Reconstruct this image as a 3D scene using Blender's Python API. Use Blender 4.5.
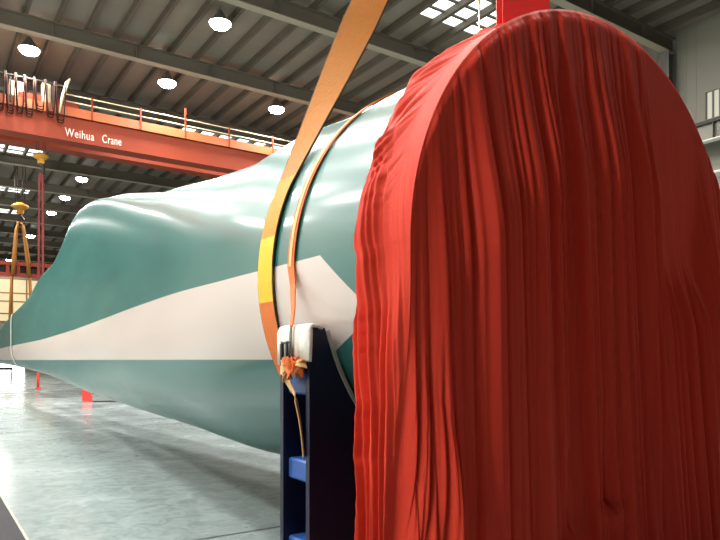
import bpy, math, random
import numpy as np
from mathutils import Vector, Matrix

# ------------------------------------------------------------------ clear
for o in list(bpy.data.objects):
    bpy.data.objects.remove(o)
scn = bpy.context.scene
COL = scn.collection
PI = math.pi
random.seed(7)

# ------------------------------------------------------------------ camera, world, exposure
# world frame: +Y runs down the hall (the blade's axis), +X across it, Z up; the camera stands at the origin
YAW = math.atan(440 / 650)
cam_d = bpy.data.cameras.new('camera')
cam = bpy.data.objects.new('camera', cam_d)
COL.objects.link(cam)
cam.location = (0, 0, 1.6)
cam.rotation_euler = (PI / 2, 0, -YAW)
cam_d.sensor_width = 36
cam_d.lens = 36 * 650 / 720
cam_d.shift_y = 90 / 720
cam_d.clip_end = 300
cam_d.clip_start = 0.05
scn.camera = cam

vs = scn.view_settings
vs.view_transform = 'Standard'
vs.look = 'None'
vs.gamma = 1
vs.use_curve_mapping = False
vs.exposure = 0.0

wd = bpy.data.worlds.new('world')
scn.world = wd
wd.use_nodes = True
wd.node_tree.nodes['Background'].inputs[0].default_value = (0.75, 0.82, 0.9, 1)
wd.node_tree.nodes['Background'].inputs[1].default_value = 0.3

LAMP_W = 560.0          # watts of each high bay lamp
LAMP_GLOW = 60.0
SKY_GLOW = 2.4          # daylight through the roof's translucent sheets
DOOR_GLOW = 5.0         # daylight in the far door
WIN_GLOW = 0.82

# ------------------------------------------------------------------ materials
def rgb(r, g, b):
    f = lambda c: (c / 255 / 12.92) if c / 255 <= 0.04045 else ((c / 255 + 0.055) / 1.055) ** 2.4
    return (f(r), f(g), f(b), 1)

def mat(name, col, rough=0.5, metal=0.0, var=0.12, scale=6.0, bump=0.0, bscale=30.0, coat=0.0, stretch=None, rvar=0.0, sheen=0.0):
    m = bpy.data.materials.new(name)
    m.use_nodes = True
    nt = m.node_tree
    n, l = nt.nodes, nt.links
    b = n['Principled BSDF']
    b.inputs['Roughness'].default_value = rough
    b.inputs['Metallic'].default_value = metal
    b.inputs['Coat Weight'].default_value = coat
    b.inputs['Coat Roughness'].default_value = 0.12
    if sheen:
        b.inputs['Sheen Weight'].default_value = sheen
        b.inputs['Sheen Roughness'].default_value = 0.4
        b.inputs['Sheen Tint'].default_value = (1, 0.55, 0.45, 1)
    tc = n.new('ShaderNodeTexCoord')
    mp = n.new('ShaderNodeMapping')
    l.new(tc.outputs['Object'], mp.inputs['Vector'])
    if stretch:
        mp.inputs['Scale'].default_value = stretch
    nz = n.new('ShaderNodeTexNoise')
    nz.inputs['Scale'].default_value = scale
    nz.inputs['Detail'].default_value = 5
    l.new(mp.outputs[0], nz.inputs['Vector'])
    mx = n.new('ShaderNodeMix')
    mx.data_type = 'RGBA'
    lo = tuple(max(0, c * (1 - var)) for c in col[:3]) + (1,)
    hi = tuple(min(1, c * (1 + var)) for c in col[:3]) + (1,)
    mx.inputs['A'].default_value = lo
    mx.inputs['B'].default_value = hi
    l.new(nz.outputs['Fac'], mx.inputs['Factor'])
    l.new(mx.outputs['Result'], b.inputs['Base Color'])
    if rvar:
        mr = n.new('ShaderNodeMapRange')
        mr.inputs['From Min'].default_value = 0.3
        mr.inputs['From Max'].default_value = 0.7
        mr.inputs['To Min'].default_value = max(0.02, rough - rvar)
        mr.inputs['To Max'].default_value = rough + rvar
        l.new(nz.outputs['Fac'], mr.inputs['Value'])
        l.new(mr.outputs[0], b.inputs['Roughness'])
    if bump:
        nb = n.new('ShaderNodeTexNoise')
        nb.inputs['Scale'].default_value = bscale
        nb.inputs['Detail'].default_value = 4
        l.new(mp.outputs[0], nb.inputs['Vector'])
        bp = n.new('ShaderNodeBump')
        bp.inputs['Strength'].default_value = bump
        bp.inputs['Distance'].default_value = 0.02
        l.new(nb.outputs['Fac'], bp.inputs['Height'])
        l.new(bp.outputs[0], b.inputs['Normal'])
    return m

def emit(name, col, strength):
    m = bpy.data.materials.new(name)
    m.use_nodes = True
    b = m.node_tree.nodes['Principled BSDF']
    b.inputs['Base Color'].default_value = tuple(c * 0.15 for c in col[:3]) + (1,)
    b.inputs['Emission Color'].default_value = col
    b.inputs['Emission Strength'].default_value = strength
    return m

M = {}
M['steel_dark'] = mat('roof_sheet_grey', rgb(128, 118, 104), 0.6, 0, 0.12, 0.5)
M['purlin'] = mat('purlin_grey', rgb(86, 78, 66), 0.6, 0, 0.1, 2)
M['beam'] = mat('beam_grey', rgb(100, 92, 80), 0.5, 0, 0.1, 1.5)
M['beam_flange'] = mat('beam_flange_highlight', rgb(158, 149, 130), 0.45, 0, 0.1, 1.5)  # lighter than the beam: the flange's highlight is put into its colour
M['wall'] = mat('wall_sheet', rgb(132, 129, 117), 0.5, 0, 0.08, 0.4)
M['wall_far'] = mat('far_wall_sheet', rgb(160, 155, 140), 0.6, 0, 0.08, 0.4)
M['column'] = mat('column_grey', rgb(105, 104, 98), 0.5, 0, 0.1, 1)
M['crane'] = mat('crane_orange_paint', rgb(138, 56, 34), 0.55, 0, 0.14, 0.9)
M['crane'].node_tree.nodes['Principled BSDF'].inputs['Specular IOR Level'].default_value = 0.2
M['crane_lit'] = mat('toe_board_lit_orange', rgb(186, 92, 46), 0.5, 0, 0.12, 1.2)  # crane paint made lighter, lamp light put into the colour
M['crane_red'] = mat('spreader_red_paint', rgb(178, 66, 42), 0.5, 0, 0.14, 2)
M['crane_dark'] = mat('dark_gearing', rgb(48, 36, 32), 0.5, 0.2, 0.2, 4)
M['rail_pale'] = mat('pale_rail_paint', rgb(220, 210, 170), 0.4, 0, 0.1, 2)
M['cable'] = mat('black_cable', rgb(44, 26, 20), 0.8, 0, 0.15, 5)
M['cable'].node_tree.nodes['Principled BSDF'].inputs['Specular IOR Level'].default_value = 0.1
M['letter'] = mat('pale_lettering', rgb(250, 215, 205), 0.5, 0, 0.03, 3)
M['cabinet'] = mat('cabinet_cream', rgb(176, 158, 128), 0.4, 0, 0.06, 3)
M['hook'] = mat('hook_yellow_paint', rgb(196, 138, 44), 0.5, 0, 0.15, 4)
M['sling_gold'] = mat('sling_gold_fabric', rgb(160, 104, 36), 0.8, 0, 0.15, 30)
M['red_sling'] = mat('red_sling_fabric', rgb(118, 46, 42), 0.8, 0, 0.15, 20)
M['navy'] = mat('navy_paint', rgb(16, 22, 52), 0.42, 0, 0.2, 3)
M['blue'] = mat('blue_paint', rgb(44, 88, 165), 0.4, 0, 0.15, 6)
M['rubber'] = mat('grey_rubber', rgb(190, 186, 176), 0.7, 0, 0.12, 10)
M['pad'] = mat('white_pad_fabric', rgb(244, 240, 230), 0.8, 0, 0.04, 12, 0.15, 25)
M['strap'] = mat('orange_strap', rgb(232, 112, 40), 0.65, 0, 0.15, 40, 0.2, 140)
M['strap_pale'] = mat('pale_strap', rgb(246, 200, 140), 0.65, 0, 0.08, 40)
M['ratchet'] = mat('ratchet_steel', rgb(110, 112, 110), 0.35, 0.8, 0.1, 20)
M['red_board'] = mat('red_board_paint', rgb(238, 66, 52), 0.5, 0, 0.06, 6)
M['black'] = mat('black_paint', rgb(24, 24, 26), 0.5, 0, 0.15, 5)
M['mat'] = mat('dark_mat_rubber', rgb(42, 41, 46), 0.8, 0, 0.25, 25, 0.4, 60)
M['mat_edge'] = mat('pale_edge_tape', rgb(165, 165, 155), 0.6, 0, 0.1, 10)
M['mat_yellow'] = mat('yellow_tape', rgb(225, 200, 110), 0.6, 0, 0.1, 10)
M['white'] = mat('white_paint', rgb(238, 236, 226), 0.5, 0, 0.05, 5)
M['mullion'] = mat('brown_mullion', rgb(150, 112, 66), 0.5, 0, 0.1, 3)
M['lamp_body'] = mat('lamp_aluminium', rgb(150, 150, 148), 0.35, 0.6, 0.06, 6)
M['lamp'] = emit('lamp_glow', (1.0, 0.97, 0.92, 1), LAMP_GLOW)
M['sky'] = emit('skylight_glow', (0.90, 0.97, 0.90, 1), SKY_GLOW)
M['door_light'] = emit('door_daylight', (0.93, 1.0, 0.95, 1), DOOR_GLOW)
M['window'] = emit('window_daylight', (1.0, 0.82, 0.47, 1), WIN_GLOW)
M['wall_window'] = emit('wall_window_daylight', (0.95, 0.92, 0.72, 1), 0.55)
M['cord'] = mat('yellow_cord', rgb(205, 170, 95), 0.7, 0, 0.1, 20)
M['joint'] = mat('joint_filler', rgb(74, 80, 78), 0.7, 0, 0.1, 10)

# polished concrete with trowel mottling and scuffs
def floor_mat():
    m = mat('polished_concrete', rgb(148, 159, 160), 0.22, 0, 0.16, 0.55, 0.06, 5.0, rvar=0.08)
    nt = m.node_tree
    n, l = nt.nodes, nt.links
    b = n['Principled BSDF']
    tc = n.new('ShaderNodeTexCoord')
    sc = n.new('ShaderNodeTexNoise')
    sc.inputs['Scale'].default_value = 4.0
    sc.inputs['Detail'].default_value = 8
    sc.inputs['Roughness'].default_value = 0.7
    sc.inputs['Distortion'].default_value = 1.2
    l.new(tc.outputs['Object'], sc.inputs['Vector'])
    cr = n.new('ShaderNodeValToRGB')
    cr.color_ramp.elements[0].position = 0.36
    cr.color_ramp.elements[0].color = (0.72, 0.75, 0.75, 1)
    cr.color_ramp.elements[1].position = 0.64
    cr.color_ramp.elements[1].color = (1.12, 1.12, 1.1, 1)
    l.new(sc.outputs['Fac'], cr.inputs['Fac'])
    mu = n.new('ShaderNodeMix')
    mu.data_type = 'RGBA'
    mu.blend_type = 'MULTIPLY'
    mu.inputs['Factor'].default_value = 1
    src = b.inputs['Base Color'].links[0].from_socket
    l.new(src, mu.inputs['A'])
    l.new(cr.outputs['Color'], mu.inputs['B'])
    l.new(mu.outputs['Result'], b.inputs['Base Color'])
    return m
M['floor'] = floor_mat()

# gelcoat: sea green with a pale arrow-ended stripe along the side
STRIPE = [(0.0, 2.225), (3.4, 2.235), (5, 2.239), (6.1, 2.258), (7, 2.267), (8.03, 2.269), (11.5, 2.27), (15.6, 2.25), (21.3, 2.195), (30, 2.18), (58, 2.0)]
def blade_mat():
    m = bpy.data.materials.new('blade_gelcoat')
    m.use_nodes = True
    nt = m.node_tree
    n, l = nt.nodes, nt.links
    b = n['Principled BSDF']
    b.inputs['Coat Weight'].default_value = 0.45
    b.inputs['Coat Roughness'].default_value = 0.14
    b.inputs['Specular IOR Level'].default_value = 0.3
    geo = n.new('ShaderNodeTexCoord')
    sep = n.new('ShaderNodeSeparateXYZ')
    l.new(geo.outputs['Object'], sep.inputs[0])
    def math_(op, a, b_):
        k = n.new('ShaderNodeMath')
        k.operation = op
        for i, v in enumerate((a, b_)):
            if isinstance(v, (int, float)):
                k.inputs[i].default_value = v
            else:
                l.new(v, k.inputs[i])
        return k.outputs[0]
    Y, Z = sep.outputs['Y'], sep.outputs['Z']
    t = math_('DIVIDE', Y, 60.0)
    cr = n.new('ShaderNodeValToRGB')
    e = cr.color_ramp.elements
    while len(e) > 1:
        e.remove(e[-1])
    for i, (y, z) in enumerate(STRIPE):
        el = e[0] if i == 0 else e.new(y / 60)
        el.position = y / 60
        el.color = (z - 1.6,) * 3 + (1,)
    l.new(t, cr.inputs['Fac'])
    up = math_('ADD', cr.outputs['Color'], 1.6)
    soft = lambda v: math_('MINIMUM', math_('MAXIMUM', math_('MULTIPLY', v, 220.0), 0.0), 1.0)
    m1 = soft(math_('SUBTRACT', Z, 1.6))
    m2 = soft(math_('SUBTRACT', up, Z))
    # the arrow's upper slope runs from (y 3.39, z 2.234) to (3.05, 1.994), its lower one from (3.47, 1.606) to (3.14, 1.742)
    m3 = soft(math_('SUBTRACT', math_('ADD', math_('MULTIPLY', Y, 0.72), 2.234 - 0.72 * 3.387), Z))
    m4 = soft(math_('SUBTRACT', Z, math_('ADD', math_('MULTIPLY', Y, -0.41), 1.606 + 0.41 * 3.474)))
    mask = math_('MULTIPLY', math_('MULTIPLY', m1, m2), math_('MULTIPLY', m3, m4))
    mp = n.new('ShaderNodeMapping')
    mp.inputs['Scale'].default_value = (1, 0.35, 1.6)
    l.new(geo.outputs['Object'], mp.inputs['Vector'])
    nz = n.new('ShaderNodeTexNoise')
    nz.inputs['Scale'].default_value = 1.6
    nz.inputs['Detail'].default_value = 6
    l.new(mp.outputs[0], nz.inputs['Vector'])
    def two(a, c):
        k = n.new('ShaderNodeMix')
        k.data_type = 'RGBA'
        k.inputs['A'].default_value = a
        k.inputs['B'].default_value = c
        l.new(nz.outputs['Fac'], k.inputs['Factor'])
        return k.outputs['Result']
    teal = two(rgb(42, 100, 97), rgb(57, 118, 113))
    pale = two(rgb(208, 194, 188), rgb(222, 208, 202))
    mx = n.new('ShaderNodeMix')
    mx.data_type = 'RGBA'
    l.new(mask, mx.inputs['Factor'])
    l.new(teal, mx.inputs['A'])
    l.new(pale, mx.inputs['B'])
    l.new(mx.outputs['Result'], b.inputs['Base Color'])
    mr = n.new('ShaderNodeMapRange')
    mr.inputs['From Min'].default_value = 0.3
    mr.inputs['From Max'].default_value = 0.7
    mr.inputs['To Min'].default_value = 0.30
    mr.inputs['To Max'].default_value = 0.36
    l.new(nz.outputs['Fac'], mr.inputs['Value'])
    l.new(mr.outputs[0], b.inputs['Roughness'])
    nb = n.new('ShaderNodeTexNoise')
    nb.inputs['Scale'].default_value = 1.1
    nb.inputs['Detail'].default_value = 2
    l.new(geo.outputs['Object'], nb.inputs['Vector'])
    bp = n.new('ShaderNodeBump')
    bp.inputs['Strength'].default_value = 0.12
    bp.inputs['Distance'].default_value = 0.02
    l.new(nb.outputs['Fac'], bp.inputs['Height'])
    l.new(bp.outputs[0], b.inputs['Normal'])
    return m
M['blade'] = blade_mat()
M['blade_edge'] = mat('pale_edge_grey', rgb(205, 204, 190), 0.4, 0, 0.06, 2)  # paler than the shell; used on the flat upper edge and root ring

# webbing whose colour changes along its length
def sling_mat(z_sleeve):
    m = mat('orange_webbing', rgb(222, 138, 44), 0.7, 0, 0.12, 25, 0.25, 120)
    return m
M['sling'] = mat('orange_webbing', rgb(194, 120, 32), 0.7, 0, 0.10, 25, 0.25, 120)
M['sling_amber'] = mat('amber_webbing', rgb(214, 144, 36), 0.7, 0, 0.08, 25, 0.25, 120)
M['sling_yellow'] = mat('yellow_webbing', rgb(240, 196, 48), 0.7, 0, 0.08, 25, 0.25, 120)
M['sling_sleeve'] = mat('orange_sleeve', rgb(232, 122, 52), 0.75, 0, 0.1, 25, 0.25, 120)
M['sling_edge'] = mat('dark_webbing_edge', rgb(92, 66, 26), 0.8, 0, 0.1, 25)

def cloth_mat():
    m = mat('red_satin_cloth', rgb(214, 61, 42), 0.6, 0, 0.10, 2.5, 0.10, 160, stretch=(1, 1, 0.4))
    b = m.node_tree.nodes['Principled BSDF']
    b.inputs['Subsurface Weight'].default_value = 0.0
    b.inputs['Specular IOR Level'].default_value = 0.16
    return m
M['cloth'] = cloth_mat()
M['ribbon'] = mat('red_ribbon', rgb(232, 56, 54), 0.5, 0, 0.08, 5, 0.1, 120, sheen=0.2)

# ------------------------------------------------------------------ mesh helpers
class MB:
    def __init__(s):
        s.v, s.f, s.mi, s.smooth = [], [], [], []

    def add(s, vs_, fs, mi=0, smooth=False):
        k = len(s.v)
        s.v += [tuple(p) for p in vs_]
        for f in fs:
            s.f.append(tuple(i + k for i in f))
            s.mi.append(mi)
            s.smooth.append(smooth)
        return s

    def box(s, x0, x1, y0, y1, z0, z1, mi=0, b=0.0):
        if b <= 0:
            vs_ = [(x, y, z) for z in (z0, z1) for y in (y0, y1) for x in (x0, x1)]
            return s.add(vs_, [(0, 2, 3, 1), (4, 5, 7, 6), (0, 1, 5, 4), (2, 6, 7, 3), (0, 4, 6, 2), (1, 3, 7, 5)], mi)
        # chamfered along its vertical and horizontal edges
        vs_ = []
        for x, sx in ((x0, 1), (x1, -1)):
            for y, sy in ((y0, 1), (y1, -1)):
                for z, sz in ((z0, 1), (z1, -1)):
                    vs_ += [(x, y + sy * b, z + sz * b), (x + sx * b, y, z + sz * b), (x + sx * b, y + sy * b, z)]
        I = lambda ix, iy, iz, k: ((ix * 2 + iy) * 2 + iz) * 3 + k
        fs = []
        for i in (0, 1):
            fs.append((I(i, 0, 0, 0), I(i, 1, 0, 0), I(i, 1, 1, 0), I(i, 0, 1, 0)))
            fs.append((I(0, i, 0, 1), I(1, i, 0, 1), I(1, i, 1, 1), I(0, i, 1, 1)))
            fs.append((I(0, 0, i, 2), I(1, 0, i, 2), I(1, 1, i, 2), I(0, 1, i, 2)))
            for j in (0, 1):
                fs.append((I(i, j, 0, 0), I(i, j, 0, 1), I(i, j, 1, 1), I(i, j, 1, 0)))
                fs.append((I(i, 0, j, 0), I(i, 0, j, 2), I(i, 1, j, 2), I(i, 1, j, 0)))
                fs.append((I(0, i, j, 1), I(0, i, j, 2), I(1, i, j, 2), I(1, i, j, 1)))
                for k in (0, 1):
                    fs.append((I(i, j, k, 0), I(i, j, k, 1), I(i, j, k, 2)))
        return s.add(vs_, fs, mi)

    def tube(s, pts, r, n=8, mi=0, closed=False):
        pts = [Vector(p) for p in pts]
        N = len(pts)
        rings = []
        up = Vector((0, 0, 1))
        for i, p in enumerate(pts):
            a = pts[(i - 1) % N] if (i > 0 or closed) else p
            b = pts[(i + 1) % N] if (i < N - 1 or closed) else p
            t = (b - a).normalized()
            u = t.cross(up)
            if u.length < 1e-3:
                u = t.cross(Vector((0, 1, 0)))
            u.normalize()
            w = u.cross(t)
            rr = r[i] if isinstance(r, (list, tuple)) else r
            rings.append([p + u * rr * math.cos(2 * PI * k / n) + w * rr * math.sin(2 * PI * k / n) for k in range(n)])
        vs_ = [q for ring in rings for q in ring]
        fs = []
        for i in range(N if closed else N - 1):
            j = (i + 1) % N
            for k in range(n):
                fs.append((i * n + k, i * n + (k + 1) % n, j * n + (k + 1) % n, j * n + k))
        if not closed:
            fs.append(tuple(range(n)))
            fs.append(tuple((N - 1) * n + k for k in reversed(range(n))))
        return s.add(vs_, fs, mi, True)

    def lathe(s, prof, c=(0, 0, 0), n=20, mi=0, axis='z'):
        vs_, fs = [], []
        for r, h in prof:
            for k in range(n):
                a = 2 * PI * k / n
                p = (r * math.cos(a), r * math.sin(a), h)
                if axis == 'x':
                    p = (p[2], p[0], p[1])
                if axis == 'y':
                    p = (p[0], p[2], p[1])
                vs_.append((c[0] + p[0], c[1] + p[1], c[2] + p[2]))
        for i in range(len(prof) - 1):
            for k in range(n):
                fs.append((i * n + k, i * n + (k + 1) % n, (i + 1) * n + (k + 1) % n, (i + 1) * n + k))
        return s.add(vs_, fs, mi, True)

    def ribbon(s, pts, wdirs, ndirs, w, t, mi=0, closed=False):
        # a flat band of width w and thickness t swept along pts
        vs_, fs = [], []
        N = len(pts)
        for i in range(N):
            p, a, nn = Vector(pts[i]), Vector(wdirs[i]).normalized(), Vector(ndirs[i]).normalized()
            ww = w[i] if isinstance(w, (list, tuple)) else w
            for sx, sy in ((-1, -1), (-0.5, -1), (0, -1), (0.5, -1), (1, -1), (1, 1), (0, 1), (-1, 1)):
                vs_.append(p + a * sx * ww / 2 - nn * sy * t / 2)
        for i in range(N if closed else N - 1):
            j = (i + 1) % N
            for k in range(8):
                fs.append((i * 8 + k, i * 8 + (k + 1) % 8, j * 8 + (k + 1) % 8, j * 8 + k))
        if not closed:
            fs.append(tuple(range(8)))
            fs.append(tuple((N - 1) * 8 + k for k in reversed(range(8))))
        return s.add(vs_, fs, mi)

    def extrude(s, poly, axis, a, b, mi=0):
        # a polygon of (u, v) swept along an axis from a to b: 'y' takes (x, z), 'x' takes (y, z), 'z' takes (x, y)
        def P(u, v, h):
            return {'y': (u, h, v), 'x': (h, u, v), 'z': (u, v, h)}[axis]
        n = len(poly)
        vs_ = [P(u, v, a) for u, v in poly] + [P(u, v, b) for u, v in poly]
        fs = [tuple(range(n)), tuple(n + k for k in reversed(range(n)))]
        fs += [(k, (k + 1) % n, n + (k + 1) % n, n + k) for k in range(n)]
        return s.add(vs_, fs, mi)

    def mesh(s, name, mats):
        me = bpy.data.meshes.new(name)
        me.from_pydata(s.v, [], s.f)
        for m in (mats if isinstance(mats, (list, tuple)) else [mats]):
            me.materials.append(m)
        me.polygons.foreach_set('material_index', s.mi)
        me.polygons.foreach_set('use_smooth', s.smooth)
        me.update()
        return me

    def build(s, name, mats, parent=None):
        o = bpy.data.objects.new(name, s.mesh(name, mats))
        COL.objects.link(o)
        if parent:
            o.parent = parent
        fix_normals(o.data)
        return o

import bmesh
def fix_normals(me):
    bm = bmesh.new()
    bm.from_mesh(me)
    bmesh.ops.recalc_face_normals(bm, faces=bm.faces)
    bm.to_mesh(me)
    bm.free()

def tag(o, label=None, cat=None, group=None, kind=None):
    if label: o['label'] = label
    if cat: o['category'] = cat
    if group: o['group'] = group
    if kind: o['kind'] = kind
    return o

def thing(name, loc, label, cat, group=None, rz=0):
    o = bpy.data.objects.new(name, None)
    o.empty_display_size = 0.2
    o.location = loc
    o.rotation_euler = (0, 0, rz)
    COL.objects.link(o)
    return tag(o, label, cat, group)

def copy_mesh_obj(src, loc, parent):
    o = src.copy()
    o.parent = parent
    o.location = loc
    COL.objects.link(o)
    return o

def smooth(o):
    o.data.polygons.foreach_set('use_smooth', [True] * len(o.data.polygons))

# ------------------------------------------------------------------ the hall
XL, XR, YB, YF = -9.0, 24.0, -24.0, 92.0
ROOF = 14.2
fl = MB().box(XL, XR, YB, YF, -0.3, 0).build('floor', M['floor'])
tag(fl, kind='structure')
for yj in (5.6, 16.2, 26.9, 37.6, 48.3):
    MB().box(XL, XR, yj - 0.02, yj + 0.02, -0.01, 0.002).build('floor_joint', M['joint'], fl)

# roof: ribbed sheet with openings left for the translucent strips
SKY = [(16.4, 18.4, 14.9, 20.0), (32.8, 35.0, 11.6, 19.6), (43.2, 45.4, 1.0, 6.2), (52.6, 55.0, 1.0, 6.8), (61.6, 64.0, 1.0, 7.4)]
PUR = 1.05
ceiling = MB()
def rib_sheet(mb, x0, x1, y0, y1):
    # trapezoid ribs along X pitch, running down the roof
    if x1 - x0 < 0.01 or y1 - y0 < 0.01:
        return
    mb.box(x0, x1, y0, y1, ROOF, ROOF + 0.12)
ys = sorted({YB, YF} | {v for s_ in SKY for v in s_[:2]})
for a, b in zip(ys[:-1], ys[1:]):
    hit = [s_ for s_ in SKY if s_[0] <= a and s_[1] >= b]
    if hit:
        rib_sheet(ceiling, XL, hit[0][2], a, b)
        rib_sheet(ceiling, hit[0][3], XR, a, b)
    else:
        rib_sheet(ceiling, XL, XR, a, b)
ceil = ceiling.build('ceiling', M['steel_dark'])
tag(ceil, kind='structure')
# purlins: cee sections along the hall
pl = MB()
pl.box(-0.03, -0.015, YB, YF, 0, 0.26)
pl.box(-0.03, 0.10, YB, YF, 0.0, 0.015)
pl.box(-0.03, 0.10, YB, YF, 0.245, 0.26)
pl.box(0.085, 0.10, YB, YF, 0.0, 0.045)
x = XL + 0.55
first = None
while x < XR - 0.2:
    if first is None:
        first = pl.build('purlin', M['purlin'], ceil)
        first.location = (x, 0, ROOF - 0.26)
    else:
        copy_mesh_obj(first, (x, 0, ROOF - 0.26), ceil)
    x += PUR
# rafters: welded H beams across the hall, one per bay, with stiffeners
rf = MB()
rf.box(XL, XR, -0.16, 0.16, 13.35, 13.38, 1)
rf.box(XL, XR, -0.14, 0.14, 13.90, 13.94)
rf.box(XL, XR, -0.012, 0.012, 13.38, 13.90)
x = XL + 1
while x < XR:
    rf.box(x, x + 0.02, -0.13, 0.13, 13.38, 13.90)
    x += 3.0
first = None
for k in range(-6, 14):
    if first is None:
        first = rf.build('roof_beam', [M['beam'], M['beam_flange']], ceil)
        first.location = (0, 14 + 6 * k, 0)
    else:
        copy_mesh_obj(first, (0, 14 + 6 * k, 0), ceil)
# translucent strips: one sheet between each pair of purlins
for (a, b, x0, x1) in SKY:
    x = XL + 0.55 + PUR * math.ceil((x0 - XL - 0.55) / PUR)
    px = [x0]
    while x < x1:
        px.append(x)
        x += PUR
    px.append(x1)
    for p, q in zip(px[:-1], px[1:]):
        if q - p > 0.15:
            MB().box(p + 0.02, q - 0.02, a + 0.02, b - 0.02, ROOF + 0.02, ROOF + 0.05).build('skylight_panel', M['sky'], ceil)
    bar = MB()
    for t in (0.32, 0.68):
        bar.box(x0, x1, a + (b - a) * t - 0.05, a + (b - a) * t + 0.05, ROOF - 0.04, ROOF + 0.02)
    bar.build('skylight_bar', M['purlin'], ceil)

def sheet_wall(name, axis, pos, a, b, z0, z1, inward, m, holes=()):
    # a ribbed metal wall; holes are (a0, a1, z0, z1)
    mb = MB()
    cuts = sorted({a, b} | {h for q in holes for h in q[:2]})
    for u, v in zip(cuts[:-1], cuts[1:]):
        hs = sorted([q for q in holes if q[0] <= u and q[1] >= v], key=lambda q: q[2])
        z = z0
        spans = []
        for q in hs:
            spans.append((z, q[2]))
            z = q[3]
        spans.append((z, z1))
        for p, q in spans:
            if q - p > 0.01:
                if axis == 'x':
                    mb.box(min(pos, pos - inward * 0.2), max(pos, pos - inward * 0.2), u, v, p, q)
                else:
                    mb.box(u, v, min(pos, pos - inward * 0.2), max(pos, pos - inward * 0.2), p, q)
    return tag(mb.build(name, m), kind='structure')

WIN_R = (11.2, 12.7, 10.45, 11.45)
wr = sheet_wall('wall_right', 'x', XR, YB, YF, 0, ROOF, -1, M['wall'], [WIN_R])
ribs = MB()
y = YB + 0.2
while y < 60:
    if not (WIN_R[0] - 0.1 < y < WIN_R[1] + 0.05):
        ribs.box(XR - 0.012, XR + 0.01, y, y + 0.06, 0.1, ROOF - 0.1)
    y += 0.38
tag(ribs.build('wall_rib', M['wall'], wr), kind='stuff')
sheet_wall('wall_left', 'x', XL, 2.0, YF, 0, ROOF, 1, M['white'])  # unseen side, made white to bounce light onto blade and cloth
wb_ = sheet_wall('wall_left_rear', 'x', XL, YB, 2.0, 0, ROOF, 1, M['column'])  # unseen stretch, darkened to cut the bounce onto the cloth's face
sheet_wall('wall_back', 'y', YB, XL, XR, 0, ROOF, 1, M['column'])  # also unseen and kept dark so little light reaches the cloth's face
DOOR = (3.0, 11.0, 0.0, 3.6)
WIN_F = (3.0, 14.2, 6.4, 11.8)
wf = sheet_wall('wall_front', 'y', YF, XL, XR, 0, ROOF, -1, M['wall_far'], [DOOR, WIN_F])

# window in the right wall: upright translucent panes
w1 = MB()
w1.box(XR - 0.03, XR + 0.12, WIN_R[0] - 0.06, WIN_R[0], WIN_R[2], WIN_R[3])
w1.box(XR - 0.03, XR + 0.12, WIN_R[1], WIN_R[1] + 0.06, WIN_R[2], WIN_R[3])
w1.box(XR - 0.03, XR + 0.12, WIN_R[0] - 0.06, WIN_R[1] + 0.06, WIN_R[2] - 0.06, WIN_R[2])
w1.box(XR - 0.03, XR + 0.12, WIN_R[0] - 0.06, WIN_R[1] + 0.06, WIN_R[3], WIN_R[3] + 0.06)
w1 = tag(w1.build('window_1', M['wall']), kind='structure')
n = 6
for i in range(n):
    a = WIN_R[0] + (WIN_R[1] - WIN_R[0]) * i / n
    b = WIN_R[0] + (WIN_R[1] - WIN_R[0]) * (i + 1) / n
    MB().box(XR + 0.05, XR + 0.08, a + 0.03, b - 0.03, WIN_R[2], WIN_R[3]).build('pane', M['wall_window'], w1)
    MB().box(XR + 0.0, XR + 0.1, b - 0.03, b + 0.03, WIN_R[2], WIN_R[3]).build('mullion', M['column'], w1)

# far window: panes between brown mullions
xs = [3.0, 4.9, 6.6, 8.0, 9.6, 11.2, 12.7, 14.2]
zs = [6.4, 7.4, 8.95, 10.0, 11.8]
w2 = MB()
for x in xs:
    w2.box(x - 0.09, x + 0.09, YF - 0.08, YF + 0.15, zs[0], zs[-1])
for z in zs:
    w2.box(xs[0], xs[-1], YF - 0.06, YF + 0.13, z - 0.08, z + 0.08)
w2 = tag(w2.build('window_2', M['mullion']), kind='structure')
for a, b in zip(xs[:-1], xs[1:]):
    for c, d in zip(zs[:-1], zs[1:]):
        MB().box(a + 0.09, b - 0.09, YF + 0.05, YF + 0.08, c + 0.08, d - 0.08).build('pane', M['window'], w2)
# far door, daylight behind its pale leaves
d1 = MB()
d1.box(DOOR[0] - 0.2, DOOR[0], YF - 0.1, YF + 0.2, 0, DOOR[3] + 0.2)
d1.box(DOOR[1], DOOR[1] + 0.2, YF - 0.1, YF + 0.2, 0, DOOR[3] + 0.2)
d1.box(DOOR[0], DOOR[1], YF - 0.1, YF + 0.2, DOOR[3], DOOR[3] + 0.2)
d1 = tag(d1.build('door_1', M['wall_far']), kind='structure')
for i in range(4):
    MB().box(DOOR[0] + 2 * i + 0.03, DOOR[0] + 2 * i + 1.97, YF + 0.08, YF + 0.12, 0.02, DOOR[3] - 0.02).build('door_panel', M['door_light'], d1)

# wall columns of the right wall
cb = MB()
cb.box(-0.02, 0.02, -0.012, 0.012, 0, 13.35)
cb = MB()
cb.box(XR - 0.52, XR - 0.49, -0.17, 0.17, 0, 13.36)
cb.box(XR - 0.03, XR - 0.002, -0.17, 0.17, 0, 13.36)
cb.box(XR - 0.49, XR - 0.03, -0.012, 0.012, 0, 13.36)
cb = tag(cb.build('column_right', M['column']), kind='structure')
cb.name = 'trim_1'
cb.location = (0, 14, 0)
for k, yy in enumerate((8, 2, 20, 26, 32, 38)):
    o = cb.copy()
    o.name = 'trim_%d' % (k + 2)
    o.location = (0, yy, 0)
    COL.objects.link(o)

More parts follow.
